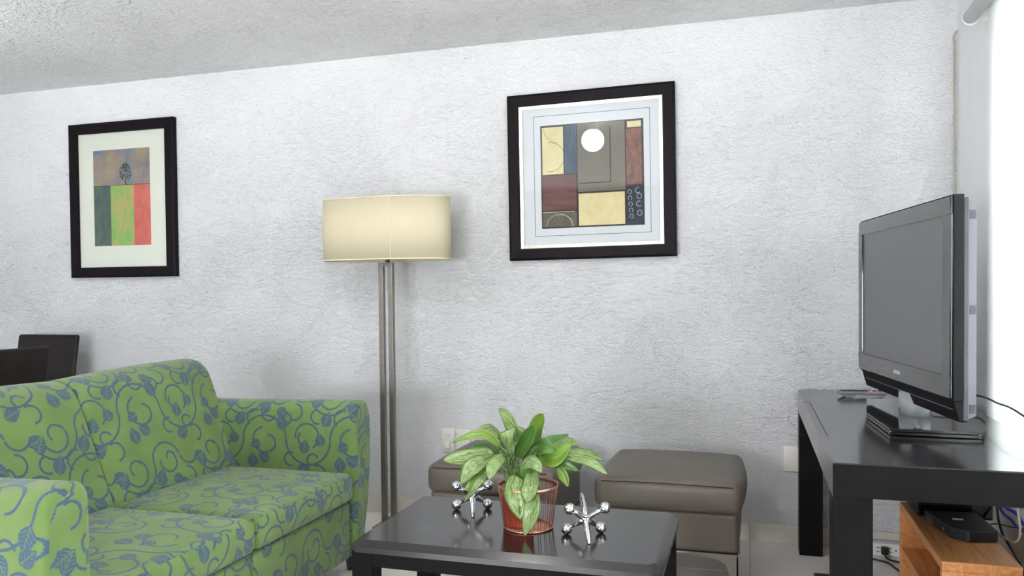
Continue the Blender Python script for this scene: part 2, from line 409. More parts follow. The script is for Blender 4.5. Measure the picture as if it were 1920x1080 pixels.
# ------------------------------------------------------------------ setting
XL, XR, YF, YB, H = -6.0, .88, -2.0, 3.93, 2.48
fl = tag(MB().box(XL-.1, XR+.1, YF-.1, YB+.1, -.12, -.002).build('floor', M['grout']), kind='structure')
T = .42; tiles = {}
xs = [XL]+[k*T for k in range(-14, 3)]+[XR]; ys = [YF]+[3.885-T*k for k in range(14, -1, -1)]+[YB-.0]
xs = sorted({round(x, 4) for x in xs if XL <= x <= XR}); ys = sorted({round(y, 4) for y in ys if YF <= y <= YB})
for i in range(len(xs)-1):
    for j in range(len(ys)-1):
        w, d = xs[i+1]-xs[i], ys[j+1]-ys[j]; key = (round(w, 3), round(d, 3))
        if key not in tiles:
            o = MB().box(.0012, w-.0012, .0012, d-.0012, -.004, 0, bev=.0008 if False else 0).build('tile', M['tile'], fl); tiles[key] = o.data
        else:
            o = bpy.data.objects.new('tile', tiles[key]); COL.objects.link(o); o.parent = fl
        o.location = (xs[i], ys[j], 0)
tag(MB().box(XL-.1, XR+.1, YF-.1, YB+.1, H, H+.1).build('ceiling', M['ceiling']), kind='structure')
tag(MB().box(XL-.1, XR, YB, YB+.12, 0, H).build('wall_back', M['wall']), kind='structure')
tag(MB().box(XL-.12, XL, YF-.1, YB+.12, 0, H).build('wall_left', M['wall_side']), kind='structure')
tag(MB().box(XL-.1, XR+.14, YF-.12, YF, 0, H).build('wall_front', M['wall_warm']), kind='structure')
WY0, WY1, WZ0, WZ1 = .25, 3.22, .62, 2.20
wr = MB(); wr.box(XR, XR+.14, YF, WY0, 0, H); wr.box(XR, XR+.14, WY1, YB+.12, 0, H); wr.box(XR, XR+.14, WY0, WY1, 0, WZ0); wr.box(XR, XR+.14, WY0, WY1, WZ1, H)
tag(wr.build('wall_right', M['wall_side']), kind='structure')
win = tag(MB().box(XR+.05, XR+.09, WY0, WY1, WZ0, WZ0+.05).box(XR+.05, XR+.09, WY0, WY1, WZ1-.05, WZ1).box(XR+.05, XR+.09, WY0, WY0+.05, WZ0+.05, WZ1-.05)
    .box(XR+.05, XR+.09, WY1-.05, WY1, WZ0+.05, WZ1-.05).box(XR+.05, XR+.09, 1.71, 1.76, WZ0+.05, WZ1-.05).build('window_1', M['white_plastic']), kind='structure')
for a, b in ((WY0+.05, 1.71), (1.76, WY1-.05)): MB().box(XR+.068, XR+.072, a, b, WZ0+.05, WZ1-.05).build('pane', M['window_glass'], win)
bb = tag(MB().box(XL, XR, YB-.008, YB, 0, .084).build('baseboard_back', M['grout']), kind='structure')
for i in range(len(xs)-1):
    MB().box(xs[i]+.001, xs[i+1]-.001, YB-.013, YB-.002, .001, .086).build('baseboard_tile', M['base_tile'], bb)
tag(MB().box(XR-.012, XR, YF, YB-.013, 0, .086).build('baseboard_right', M['base_tile']), kind='structure')

# roller blind
rb = thing('roller_blind', (.815, 1.8, 2.235), 'glowing white roller blind covering the window on the right wall, its tube under the ceiling', 'blind')
RBO = (.815, 1.8, 2.235)
MB().tube([(.815, 3.44, 2.235), (.815, .15, 2.235)], .027, 20).build('tube', M['tube'], rb, RBO)
MB().tube([(.815, 3.452, 2.235), (.815, 3.44, 2.235)], .031, 20).box(.845, .88, 3.441, 3.447, 2.215, 2.26).build('bracket', M['white_plastic'], rb, RBO)
MB().box(.8395, .8405, .18, 3.30, .56, 2.235).build('fabric', M['blind'], rb, RBO)
MB().box(.832, .848, .18, 3.30, .54, .56).build('bottom_bar', M['white_plastic'], rb, RBO)

# ceiling globe lamps with stepped canopy
def globe_lamp(x, y, mat, label):
    o = (x, y, H); t = thing('ceiling_lamp', o, label, 'lamp', group='opal globe ceiling lamps')
    prof = []
    for k in range(5):
        r0 = .155-.022*k; z = H-.008*k; prof += [(r0, z), (r0-.004, z-.008), (r0-.016, z-.008)]
    prof += [(.045, H-.05), (.045, H-.085), (0, H-.085)]
    MB().lathe(prof, (x, y), 40).build('canopy', M['white_plastic'], t, o)
    MB().sphere((x, y, H-.155), .084, 48, 28).build('globe', mat, t, o)
    return t
globe_lamp(-1.12, 1.93, M['globe'], 'lit white globe lamp on a ringed ceiling base, the one mirrored in the abstract picture')
globe_lamp(-3.55, 2.2, M['globe_far'], 'lit white globe lamp on the ceiling above the dining table')

globe_lamp(.15, -1.15, M['globe_fill'], 'added fill-light globe on the ceiling behind the viewer, near the window wall')  # unseen lamp, added to brighten the room from behind the camera
globe_lamp(-4.6, -1.1, M['globe_fill'], 'added fill-light globe on the ceiling far behind the sofa, left of the viewer')  # second added lamp out of view, more fill from the rear left

# ------------------------------------------------------------------ sofa
SO = (-2.1, 2.31, 0)
sofa = thing('sofa', SO, 'green two-seat sofa with a blue vine and leaf pattern standing left of the floor lamp', 'sofa')
for (y0, y1, uo) in ((1.625, 2.307, (0, .1)), (2.313, 2.998, (.07, .23))):
    def wp(w, y0=y0, y1=y1):
        return w
    MB().rbox((-2.24, -1.60, y0, y1, .322, .440), .028, 10, 0, bulge=((0, .012), .004, (.0, .02)), seg=4, uvo=uo).build('seat_cushion', M['sofa'], sofa, SO)
for (y0, y1, uo) in ((1.625, 2.308, (.2, 0)), (2.312, 3.0, (.05, .11))):
    MB().rbox((-2.45, -1.622, y0, y1, .075, .312), .014, 4, 0, seg=3, uvo=uo).build('front_panel', M['sofa'], sofa, SO)
# back: profile in XZ, lofted along Y
def back_loft(prof, y0, y1, rnd, crown, uo, name, mat, dz0=0, dz1=0):
    cxp = sum(p[0] for p in prof)/len(prof); czp = sum(p[1] for p in prof)/len(prof)
    st = []
    K = 6
    for k in range(K+1): a = PI/2*k/K; st.append((y0+rnd*(1-math.sin(a)), math.cos(a)))
    N = 12
    for k in range(1, N): st.append((y0+rnd+(y1-y0-2*rnd)*k/N, 0))
    st = [(y0+rnd*(1-math.sin(PI/2*(1-k/K)) if False else 1-math.cos(PI/2*k/K)), 1-math.sin(PI/2*k/K)) for k in range(K+1)]
    st += [(y0+rnd+(y1-y0-2*rnd)*k/N, 0) for k in range(1, N)]
    st += [(y1-(y-y0), q) for y, q in st[:K+1][::-1]]
    L = [0]
    for i in range(1, len(prof)+1): L.append(L[-1]+math.dist(prof[i-1], prof[i % len(prof)]))
    vs = []; n = len(prof)
    for y, q in st:
        tt = (y-(y0+y1)/2)/((y1-y0)/2); cr = crown*(1-tt*tt)
        for (x, z) in prof:
            d = Vector((x-cxp, z-czp)); s_ = 1-(rnd*q)/max(d.length, .06)*.9
            zz = czp+d.y*s_; xx = cxp+d.x*s_
            f = max(0, (zz-czp)/.25)
            vs.append((xx+(cr*.6 if d.x > 0 else 0), y, zz+(cr*.6+dz0+(dz1-dz0)*(y-y0)/(y1-y0))*f))
    fs = []; fu = []
    for i in range(len(st)-1):
        for k in range(n):
            fs.append((i*n+k, i*n+(k+1) % n, (i+1)*n+(k+1) % n, (i+1)*n+k))
            fu.append([(st[i][0]+uo[0], L[k]+uo[1]), (st[i][0]+uo[0], L[k+1]+uo[1]), (st[i+1][0]+uo[0], L[k+1]+uo[1]), (st[i+1][0]+uo[0], L[k]+uo[1])])
    b = MB().add(vs, fs, 0, fu, True)
    b.add(vs[:n], [tuple(range(n))], 0, [[(p[0]+uo[0], p[1]+uo[1]) for p in prof]], True)
    b.add(vs[-n:], [tuple(range(n))[::-1]], 0, [[(p[0]+uo[0], p[1]+uo[1]) for p in prof][::-1]], True)
    return b.build(name, mat, sofa, SO)
bp = curve_pts([(-2.19, .43, 0), (-2.24, .56, 0), (-2.285, .68, 0), (-2.325, .79, 0), (-2.365, .865, 0), (-2.425, .898, 0), (-2.50, .895, 0), (-2.555, .85, 0)], 3)
bp = [(p.x, p.y) for p in bp]+[(-2.57, .75), (-2.55, .6), (-2.50, .45), (-2.40, .42), (-2.28, .41)]
back_loft(bp, 1.60, 2.309, .016, .016, (0, 0), 'back_cushion', M['sofa'], -.024, -.022)
back_loft(bp, 2.311, 3.045, .016, .016, (.13, .2), 'back_cushion', M['sofa'], -.020, .008)
MB().rbox((-2.66, -2.47, 1.50, 3.12, .08, .80), .05, 6, 0, uvo=(.1, .3)).build('back_frame', M['sofa'], sofa, SO)
# arms: profile in YZ, extruded along X, front edge rounded
def arm(sgn, uo):
    ym = 2.31
    pr = [(.700, .075), (.700, .30), (.700, .55), (.701, .68), (.708, .715), (.726, .733), (.76, .739), (.80, .734), (.832, .716), (.846, .680), (.852, .62), (.853, .55), (.846, .44), (.825, .30), (.79, .17), (.760, .075)]
    pr = curve_pts([(a, b, 0) for a, b in pr], 3); pr = [(p.x, p.y) for p in pr]
    n = len(pr); cyp = .775; czp = .42; r = .022
    st = [(-1.60-r*(1-math.sin(PI/2*k/5)), r*(1-math.cos(PI/2*k/5)) if False else r*math.sin(0)) for k in ()]
    st = [(-1.60-r*(1-math.cos(PI/2*k/5)), r*(1-math.sin(PI/2*k/5))) for k in range(6)]+[(-1.60-r-(.98-r)*k/10, 0) for k in range(1, 11)]
    L = [0]
    for i in range(1, n+1): L.append(L[-1]+math.dist(pr[i-1], pr[i % n]))
    vs = []
    for x, q in st:
        for (a, z) in pr:
            da = a-cyp; dz = z-czp
            aa = a-math.copysign(min(q, abs(da)), da); zz = z-(q if z > .68 else 0) - .022*max(0, (-1.6-x))*max(0, (z-.5)/.23)
            vs.append((x, ym+sgn*aa, zz))
    fs = []; fu = []
    for i in range(len(st)-1):
        for k in range(n):
            fs.append((i*n+k, i*n+(k+1) % n, (i+1)*n+(k+1) % n, (i+1)*n+k))
            fu.append([(st[i][0]+uo[0], L[k]+uo[1]), (st[i][0]+uo[0], L[k+1]+uo[1]), (st[i+1][0]+uo[0], L[k+1]+uo[1]), (st[i+1][0]+uo[0], L[k]+uo[1])])
    b = MB().add(vs, fs, 0, fu, True)
    for vv in (vs[:n], vs[-n:]):
        b.add(vv, [tuple(range(n))], 0, [[(v[1]+uo[0], v[2]+uo[1]) for v in vv]], True)
    b.build('arm', M['sofa'], sofa, SO)
arm(1, (.0, .05)); arm(-1, (.12, .17))
for x in (-1.66, -2.55):
    for y in (1.56, 3.07):
        MB().lathe([(0, .0), (.021, .0), (.03, .076), (0, .076)], (x, y), 4, smooth=False).build('foot', M['foot'], sofa, SO)

# ------------------------------------------------------------------ floor lamp
LO = (-1.77, 3.70, 0)
lamp = thing('floor_lamp', LO, 'steel floor lamp with twin square posts and a wide cream oval drum shade', 'lamp')
MB().rbox((-1.828, -1.722, 3.60, 3.80, 0, .018), .006, 2, seg=2).build('base', M['steel'], lamp, LO)
for x in (-1.816, -1.764):
    MB().box(x, x+.0255, 3.686, 3.714, .018, 1.352, bev=.002).build('post', M['steel'], lamp, LO)
MB().box(-1.790, -1.7645, 3.688, 3.712, 1.334, 1.350, bev=.001).build('crosspiece', M['steel'], lamp, LO)
MB().tube([(-1.77, 3.70, 1.352), (-1.77, 3.70, 1.44)], .012, 10).tube([(-1.77, 3.70, 1.44), (-1.77, 3.70, 1.47)], .019, 12).build('socket', M['steel'], lamp, LO)
sh = MB(); A_, B_ = .345, .150
def oval(t, g=0): 
    e = .86; c_, s_ = math.cos(t), math.sin(t)
    return (-1.775+math.copysign(abs(c_)**e, c_)*(A_+g), 3.70+math.copysign(abs(s_)**e, s_)*(B_+g))
def ovalwall(b, z0, z1, g0=0, g1=-.0025, N=96):
    vs = []
    for z, g in ((z0, g0), (z1, g0), (z1, g1), (z0, g1)): vs += [(*oval(2*PI*k/N, g), z) for k in range(N)]
    fs = [(i*N+k, i*N+(k+1) % N, ((i+1) % 4)*N+(k+1) % N, ((i+1) % 4)*N+k) for i in range(4) for k in range(N)]
    return b.add(vs, fs, 0, None, True)
shade = ovalwall(sh, 1.362, 1.676).build('lamp_shade', M['shade'], lamp, LO)
for z0, z1 in ((1.362, 1.369), (1.669, 1.676)): ovalwall(MB(), z0, z1, .0012, .0002).build('shade_trim', M['shade_trim'], shade)
for s_ in shade.children: s_.location = (0, 0, 0)
for s_ in list(shade.children):
    for v in s_.data.vertices: v.co = Vector(v.co)-Vector(LO)
MB().tube([(-2.12, 3.70, 1.40), (-1.43, 3.70, 1.40)], .003, 6).tube([(-1.77, 3.556, 1.40), (-1.77, 3.844, 1.40)], .003, 6).build('spider', M['steel'], lamp, LO)
MB().sphere((-1.77, 3.70, 1.51), .04, 16, 10).build('bulb', M['white_plastic'], lamp, LO)
sx_, sy_ = oval(math.radians(-77.5), .0008)
MB().box(sx_-.0012, sx_+.0012, sy_-.0006, sy_+.002, 1.3625, 1.6755).build('seam', M['shade_trim'], lamp, LO)

# ------------------------------------------------------------------ pictures
def frame_ring(x0, x1, z0, z1, w, ya, yb, mi=0, lip=.006):
    """moulding as four mitred bars, outer face slightly lower than crest"""
    b = MB()
    O = [(x0, z0), (x1, z0), (x1, z1), (x0, z1)]; I = [(x0+w, z0+w), (x1-w, z0+w), (x1-w, z1-w), (x0+w, z1-w)]
    Cc = [(x0+w*.18, z0+w*.18), (x1-w*.18, z0+w*.18), (x1-w*.18, z1-w*.18), (x0+w*.18, z1-w*.18)]
    for k in range(4):
        q = (k+1) % 4
        vs = [(O[k][0], ya, O[k][1]), (O[q][0], ya, O[q][1]), (O[q][0], yb+lip, O[q][1]), (O[k][0], yb+lip, O[k][1]),
              (Cc[k][0], yb, Cc[k][1]), (Cc[q][0], yb, Cc[q][1]), (I[k][0], yb+lip*.6, I[k][1]), (I[q][0], yb+lip*.6, I[q][1]), (I[k][0], ya, I[k][1]), (I[q][0], ya, I[q][1])]
        b.add(vs, [(0, 1, 2, 3), (3, 2, 5, 4), (4, 5, 7, 6), (6, 7, 9, 8), (8, 9, 1, 0), (0, 3, 4, 6, 8), (1, 2, 5, 7, 9)], mi)
    return b
def quad(b, x0, x1, z0, z1, y, mi): return b.add([(x0, y, z0), (x1, y, z0), (x1, y, z1), (x0, y, z1)], [(0, 1, 2, 3)], mi)
def ringxz(b, cx_, cz_, rx, rz, w, y, mi, a0=0, a1=360, n=28, jit=0):
    for k in range(n):
        t0, t1 = [math.radians(a0+(a1-a0)*q/n) for q in (k, k+1)]
        vs = [(cx_+(rx+g)*math.cos(t), y, cz_+(rz+g)*math.sin(t)) for t, g in ((t0, 0), (t1, 0), (t1, w), (t0, w))]
        b.add(vs, [(0, 1, 2, 3)], mi)
# left picture
o = (-3.614, 3.929, 1.775); F1 = thing('framed_picture', o, 'tall black framed print of a tree over green and red fields', 'picture')
frame_ring(-3.999, -3.230, 1.307, 2.242, .062, 3.929, 3.894).build('frame', M['frame_black'], F1, o)
MB().box(-3.938, -3.291, 3.915, 3.918, 1.368, 2.181).build('mat_board', M['mat_cream'], F1, o)
P1 = [paint('sky_pigment', (122, 114, 128), (160, 142, 112), (9, 9, 9), (92, 124, 156)), paint('teal_pigment', (34, 84, 82), (84, 98, 76), (30, 30, 14)),
      paint('lime_pigment', (112, 176, 84), (190, 160, 96), (16, 16, 10)), paint('red_pigment', (186, 84, 72), (204, 104, 88), (18, 18, 10)), paint('tree_pigment', (36, 58, 50), (50, 74, 62), (60, 60, 60)), paint('line_pigment', (58, 50, 50), (80, 70, 66)),
      paint('gold_pigment', (176, 160, 104), (186, 150, 120), (12, 12, 12))]
b = MB(); y = 3.9145; z0, z1, zm = 1.498, 2.077, 1.862
X0, XA, XB, X1 = -3.828, -3.702, -3.532, -3.412
quad(b, X0, X1, zm, z1, y, 0); quad(b, X0, XA, z0, zm, y, 1); quad(b, XA, XB, z0, zm, y, 2); quad(b, XB, X1, z0, zm, y, 3)
quad(b, X0, X1, zm-.002, zm+.0015, y-.0004, 5); quad(b, XA-.002, XA, z0, zm, y-.0004, 5)
rr = random.Random(3)
for k in range(120):
    a = rr.uniform(0, 2*PI); q = rr.random()**.5; czp = 1.940+.055*q*math.sin(a); cxp = -3.590+(.046-.30*max(0, czp-1.945))*q*math.cos(a); r = rr.uniform(.0025, .006)
    b.add([(cxp+r*math.cos(2*PI*i/6), y-.0005-k*.000004, czp+r*math.sin(2*PI*i/6)) for i in range(6)], [tuple(range(6))], 4)
b.add([(-3.597, y-.0006, zm), (-3.583, y-.0006, zm), (-3.588, y-.0006, 1.91), (-3.592, y-.0006, 1.91)], [(0, 1, 2, 3)], 4)
b.build('print', P1, F1, o)
MB().box(-3.938, -3.291, 3.906, 3.908, 1.368, 2.181).build('glass_pane', M['pane'], F1, o)
# right picture (hangs slightly crooked)
o = (-.760, 3.929, 1.780); F2 = thing('framed_picture', o, 'square black and silver framed abstract print of cream, grey and rust blocks', 'picture')
F2.rotation_euler = (0, -math.radians(.55), 0)
hw, hh = .4215, .4205
frame_ring(-hw, hw, -hh, hh, .057, 0, -.036).build('frame', M['frame_black'], F2)
frame_ring(-hw+.057, hw-.057, -hh+.057, hh-.057, .020, -.002, -.026, lip=.003).build('silver_fillet', M['silver'], F2)['label'] = 'silver inner fillet'
ii = hw-.075
MB().box(-ii, ii, -.014, -.011, -ii, ii).build('mat_board', M['mat_white'], F2)
frame_ring(-.288, .300, -.300, .308, .0022, -.0135, -.0148, lip=.0003).build('mat_bevel', M['grey_case'], F2)
P2 = [paint('ink_dark', (50, 46, 48), (66, 60, 58)), paint('cream_pigment', (214, 200, 150), (226, 214, 172), (14, 14, 14)), paint('blue_pigment', (82, 98, 118), (60, 74, 94), (60, 60, 6)),
      paint('plum_pigment', (118, 86, 82), (92, 66, 66), (4, 4, 50)), paint('taupe_block', (112, 108, 98), (122, 118, 106), (6, 6, 6)), paint('rust_pigment', (146, 94, 76), (96, 76, 76), (50, 50, 22)),
      paint('navy_pigment', (50, 54, 68), (58, 62, 78)), paint('pale_line', (176, 200, 204), (190, 208, 210)), paint('khaki_pigment', (96, 92, 84), (112, 106, 94), (20, 20, 20))]
b = MB(); y = -.0146
l_, r_, t_, b_ = -.252, .268, .258, -.262
quad(b, l_, r_, b_, t_, y, 0); e = -.0003
quad(b, l_+.008, -.134, .010, t_-.010, y+e, 1); quad(b, -.128, -.066, .010, t_-.006, y+e, 2)
quad(b, l_+.006, -.070, -.172, .004, y+e, 3); quad(b, l_+.006, -.070, b_+.008, -.184, y+e, 8); quad(b, l_+.006, -.080, -.182, -.179, y+e, 1)
quad(b, -.062, .176, -.085, t_-.004, y+e, 4); quad(b, -.060, .172, b_+.008, -.094, y+e, 1)
quad(b, .182, r_-.010, -.062, t_-.046, y+e, 5); quad(b, .188, r_-.012, t_-.040, t_-.010, y+e, 1); quad(b, .180, r_-.004, b_+.006, -.068, y+e, 6)
quad(b, .100, .106, -.04, t_-.03, y+2*e, 0); quad(b, -.055, .106, -.045, -.040, y+2*e, 0)  # dark L over the taupe block
ringxz(b, -.205, .098, .075, .072, .002, y+2*e, 0, -100, 95); ringxz(b, -.150, .245, .085, .078, .0016, y+2*e, 0, 180, 262)
ringxz(b, -.160, b_+.008, .065, .062, .002, y+2*e, 7, 0, 180); ringxz(b, -.150, b_+.008, .060, .058, .0016, y+2*e, 1, 0, 110)
for k in range(5): ringxz(b, .196+.002*k, -.098-.030*k, .008, .009, .0022, y+2*e, 7, -100+40*(k % 2), 230)
for k, (q, dz) in enumerate(((.236, -.092), (.243, -.120), (.240, -.158), (.244, -.203))): ringxz(b, q, dz, .010, .0115, .0024, y+2*e, 7, 50 if k in (0, 2) else 0, 320 if k in (0, 2) else 360)
b.build('print', P2, F2)
MB().box(-ii, ii, -.021, -.019, -ii, ii).build('glass_pane', M['pane'], F2)

# ------------------------------------------------------------------ ottomans
def ottoman(o, label):
    t = thing('ottoman', o, label, 'ottoman', group='taupe leather ottomans against the wall')
    MB().rbox((-.286, .286, -.302, .302, .320, .448), .034, 10, 0, bulge=(.022, .008, (.0, .034)), seg=3).build('cushion', M['leather'], t)
    for z in (.432,): 
        b = MB(); n = .286
        b.tube(curve_pts([(-n+.03, -.3045, z+.002), (0, -.3085, z+.006), (n-.03, -.3045, z+.002)], 8), .0020, 6); b.build('seam', M['leather_dark'], t)
    MB().rbox((-.276, .276, -.290, .290, .170, .330), .020, 8, 0, bulge=(.008, .004, 0), seg=3).build('body', M['leather'], t)
    MB().box(-.274, .274, -.289, .289, .163, .170).build('bottom_frame', M['steel'], t)
    for sx in (-1, 1):
        for sy in (-1, 1):
            b = MB(); P = [(sx*.274, 0), (sx*.274, .163), (sx*.13, .163), (sx*.135, .158), (sx*.20, .145), (sx*.228, .128), (sx*.238, .10), (sx*.242, .05), (sx*.244, 0)]
            b.prism(P, sy*.289, sy*.283, 'y'); P = [(sy*.289, 0), (sy*.289, .163), (sy*.15, .163), (sy*.215, .148), (sy*.243, .128), (sy*.253, .10), (sy*.259, 0)]
            b.prism(P, sx*.274, sx*.268, 'x'); b.build('leg', M['steel'], t)
    return t
ottoman((-.318, 3.452, 0), 'square taupe leather ottoman standing clear between coffee table and black desk')
ottoman((-1.070, 3.500, 0), 'square taupe leather ottoman half hidden behind the leafy potted plant')

# ------------------------------------------------------------------ coffee table
co = (-.73, 2.52, 0); ct = thing('coffee_table', co, 'low black lacquered coffee table with sloped edges in front of the ottomans', 'coffee table')
def octa(x0, x1, y0, y1, c): return [(x0+c, y0), (x1-c, y0), (x1, y0+c), (x1, y1-c), (x1-c, y1), (x0+c, y1), (x0, y1-c), (x0, y0+c)]
b = MB(); lo = octa(-1.218, -.236, 2.225, 2.822, .028); up = octa(-1.194, -.260, 2.249, 2.798, .018); n = 8
vs = [(*p, .385) for p in lo]+[(*p, .402) for p in lo]+[(*p, .420) for p in up]
b.add(vs, [tuple(range(7, -1, -1)), tuple(range(16, 24))]+[(i*n+k, i*n+(k+1) % n, (i+1)*n+(k+1) % n, (i+1)*n+k) for i in range(2) for k in range(n)])
b.build('tabletop', M['black_wood'], ct, co)
MB().box(-1.205, -.249, 2.238, 2.262, .338, .386, bev=.002).build('apron', M['black_side'], ct, co)
MB().box(-1.205, -.249, 2.785, 2.809, .338, .386, bev=.002).build('apron', M['black_side'], ct, co)
for x in (-1.205, -.273): MB().box(x, x+.024, 2.262, 2.785, .338, .386, bev=.002).build('apron', M['black_side'], ct, co)
for x in (-1.207, -.317):
    for y in (2.236, 2.741): MB().box(x, x+.070, y, y+.070, 0, .386, bev=.003).build('leg', M['black_side'], ct, co)

# ------------------------------------------------------------------ jacks
def jack(tip, ang, label):
    L, Lc, h, r = .080, .092, .0600, .0180
    cz_ = h/Lc*-1.0; hor = math.sqrt(1-cz_**2)
    c = Vector((hor*math.cos(ang), hor*math.sin(ang), cz_)); u = Vector((-math.sin(ang), math.cos(ang), 0)); w = c.cross(u).normalized()
    if w.z > 0: w = -w
    a = (w+u).normalized(); b2 = (w-u).normalized()
    cen = Vector(tip)-c*Lc; cen.z = .42+h
    hb = -(a.z*L)+0; rr_ = cen.z-.42+a.z*L   # ball centre height
    L2 = (cen.z-.42-r)/(-a.z)
    o = (cen.x, cen.y, .42); t = thing('jack_ornament', o, label, 'ornament', group='chrome jacks on the coffee table')
    for d in (a, b2, -a, -b2):
        m_ = MB(); m_.tube([cen, cen+d*.02, cen+d*.045, cen+d*(L2-r*.8)], [.0115, .0108, .0080, .0050], 14); m_.build('arm', M['chrome'], t, o)
        MB().sphere(cen+d*L2, r, 28, 18).build('ball', M['chrome'], t, o)
    for d in (c, -c):
        MB().tube([cen, cen+d*.02, cen+d*.075, cen+d*(Lc-.002), cen+d*Lc], [.0125, .0125, .0078, .0050, .0040], 16).build('spike', M['chrome'], t, o)
    return t
jack((-.473, 2.385, .42), math.radians(-69), 'chrome jack ornament to the right of the plant, spike raised behind')
jack((-.916, 2.565, .42), math.radians(-69), 'chrome jack ornament left of the plant, partly under its drooping leaves')

# ------------------------------------------------------------------ wire basket
bo = (-.703, 2.512, .42); bk = thing('wire_basket', bo, 'round copper wire basket holding the potted plant on the coffee table', 'basket')
def ring(b, c, r, z, rad, n=40): return b.tube([(c[0]+r*math.cos(2*PI*k/n), c[1]+r*math.sin(2*PI*k/n), z) for k in range(n+1)], rad, 6, cap=False)
ring(MB(), bo, .080, .4235, .0032).build('base_ring', M['copper'], bk, bo); ring(MB(), bo, .062, .4225, .0016).build('inner_ring', M['copper'], bk, bo)
MB().lathe([(.0985, .552), (.1005, .564), (.0990, .564), (.0970, .552), (.0985, .552)], bo, 40).build('rim_band', M['copper'], bk, bo)
for k in range(22):
    a = 2*PI*k/22; w = .052
    def P(t, r): return (bo[0]+r*math.cos(t), bo[1]+r*math.sin(t))
    pts = [(*P(a-w, .0805), .424), (*P(a-w, .0970), .548)]+[(*P(a-w*math.cos(PI*q/6), .0985), .552+.010*math.sin(PI*q/6)) for q in range(1, 6)]+[(*P(a+w, .0970), .548), (*P(a+w, .0805), .424)]
    MB().tube(pts, .00085, 5).build('wire', M['copper'], bk, bo)
MB().lathe([(0, .4215), (.078, .4215), (.078, .4225), (0, .4225)], bo, 32).build('bottom_plate', M['copper'], bk, bo)

# ------------------------------------------------------------------ potted plant
po = (-.735, 2.515, .4226); pp = thing('potted_plant', po, 'leafy plant with silver-streaked arching leaves in a red plastic pot inside the basket', 'plant')
pc = (-.738, 2.515)
MB().lathe([(0, .4226), (.042, .4226), (.048, .43), (.054, .518), (.058, .519), (.058, .530), (.054, .530), (.052, .512), (0, .522)], pc, 36).build('pot', M['terracotta'], pp, po)
MB().lathe([(0, .523), (.03, .525), (.050, .516), (.051, .5125), (0, .5125)], pc, 28).build('soil', M['soil'], pp, po)
LEAVES = [
([(-.751,2.52,.697),(-.762,2.5,.768),(-.791,2.48,.817)],.0138,'v'),([(-.702,2.56,.674),(-.681,2.54,.748),(-.65,2.52,.797)],.0186,'g'),
([(-.738,2.5,.654),(-.697,2.47,.713),(-.664,2.45,.768)],.0186,'d'),([(-.763,2.5,.653),(-.758,2.44,.724),(-.736,2.47,.754)],.0225,'v'),
([(-.768,2.56,.649),(-.756,2.58,.694),(-.764,2.55,.738)],.0178,'v'),([(-.801,2.52,.682),(-.861,2.5,.725),(-.968,2.5,.69)],.0100,'g'),
([(-.822,2.58,.7),(-.867,2.6,.725),(-.914,2.6,.715)],.0105,'v'),([(-.825,2.58,.645),(-.875,2.62,.657),(-.948,2.64,.658)],.0085,'d'),
([(-.817,2.5,.657),(-.893,2.46,.654),(-.982,2.46,.639)],.0215,'v'),([(-.822,2.46,.654),(-.865,2.4,.631),(-.895,2.4,.577)],.0190,'v'),
([(-.824,2.48,.641),(-.852,2.43,.604),(-.891,2.42,.551)],.0121,'g'),([(-.772,2.47,.663),(-.788,2.41,.645),(-.802,2.4,.595)],.0160,'v'),
([(-.822,2.46,.607),(-.837,2.4,.586),(-.896,2.42,.513)],.0083,'v'),([(-.734,2.46,.602),(-.713,2.4,.553),(-.697,2.395,.477)],.0235,'v'),
([(-.673,2.46,.622),(-.669,2.405,.579),(-.679,2.40,.531)],.0225,'v'),([(-.664,2.415,.575),(-.667,2.392,.505),(-.68,2.385,.430)],.0250,'v'),
([(-.712,2.46,.636),(-.66,2.42,.656),(-.632,2.42,.624)],.0150,'v'),([(-.679,2.5,.695),(-.634,2.46,.701),(-.59,2.45,.689)],.0165,'d'),
([(-.658,2.5,.663),(-.599,2.47,.667),(-.554,2.49,.709)],.0225,'g'),([(-.678,2.58,.689),(-.644,2.62,.696),(-.593,2.64,.708)],.0085,'d'),
([(-.648,2.6,.68),(-.612,2.64,.686),(-.558,2.66,.673)],.0125,'v'),([(-.59,2.58,.656),(-.529,2.6,.655),(-.466,2.62,.633)],.0110,'v'),
([(-.581,2.54,.654),(-.504,2.54,.643),(-.446,2.55,.601)],.0118,'v'),([(-.65,2.52,.625),(-.589,2.5,.64),(-.53,2.5,.618)],.0105,'d'),
([(-.607,2.54,.619),(-.586,2.53,.588),(-.571,2.53,.556)],.0112,'g'),([(-.751,2.58,.646),(-.729,2.6,.661),(-.697,2.58,.64)],.0160,'v'),
([(-.854,2.6,.637),(-.834,2.64,.671),(-.783,2.66,.701)],.0121,'v'),([(-.753,2.62,.691),(-.774,2.66,.71),(-.811,2.66,.713)],.0121,'v'),
([(-.691,2.46,.59),(-.689,2.44,.627),(-.665,2.46,.641)],.0138,'d'),([(-.862,2.58,.649),(-.901,2.6,.65),(-.956,2.62,.637)],.0095,'d'),
([(-.638,2.56,.664),(-.608,2.58,.671),(-.568,2.6,.66)],.0125,'g'),
([(-.70,2.56,.60),(-.66,2.60,.66),(-.62,2.66,.68)],.0150,'d'),([(-.77,2.56,.60),(-.80,2.60,.66),(-.86,2.66,.68)],.0150,'d'),([(-.73,2.57,.62),(-.72,2.62,.70),(-.70,2.68,.73)],.0150,'d')]
rl = random.Random(11)
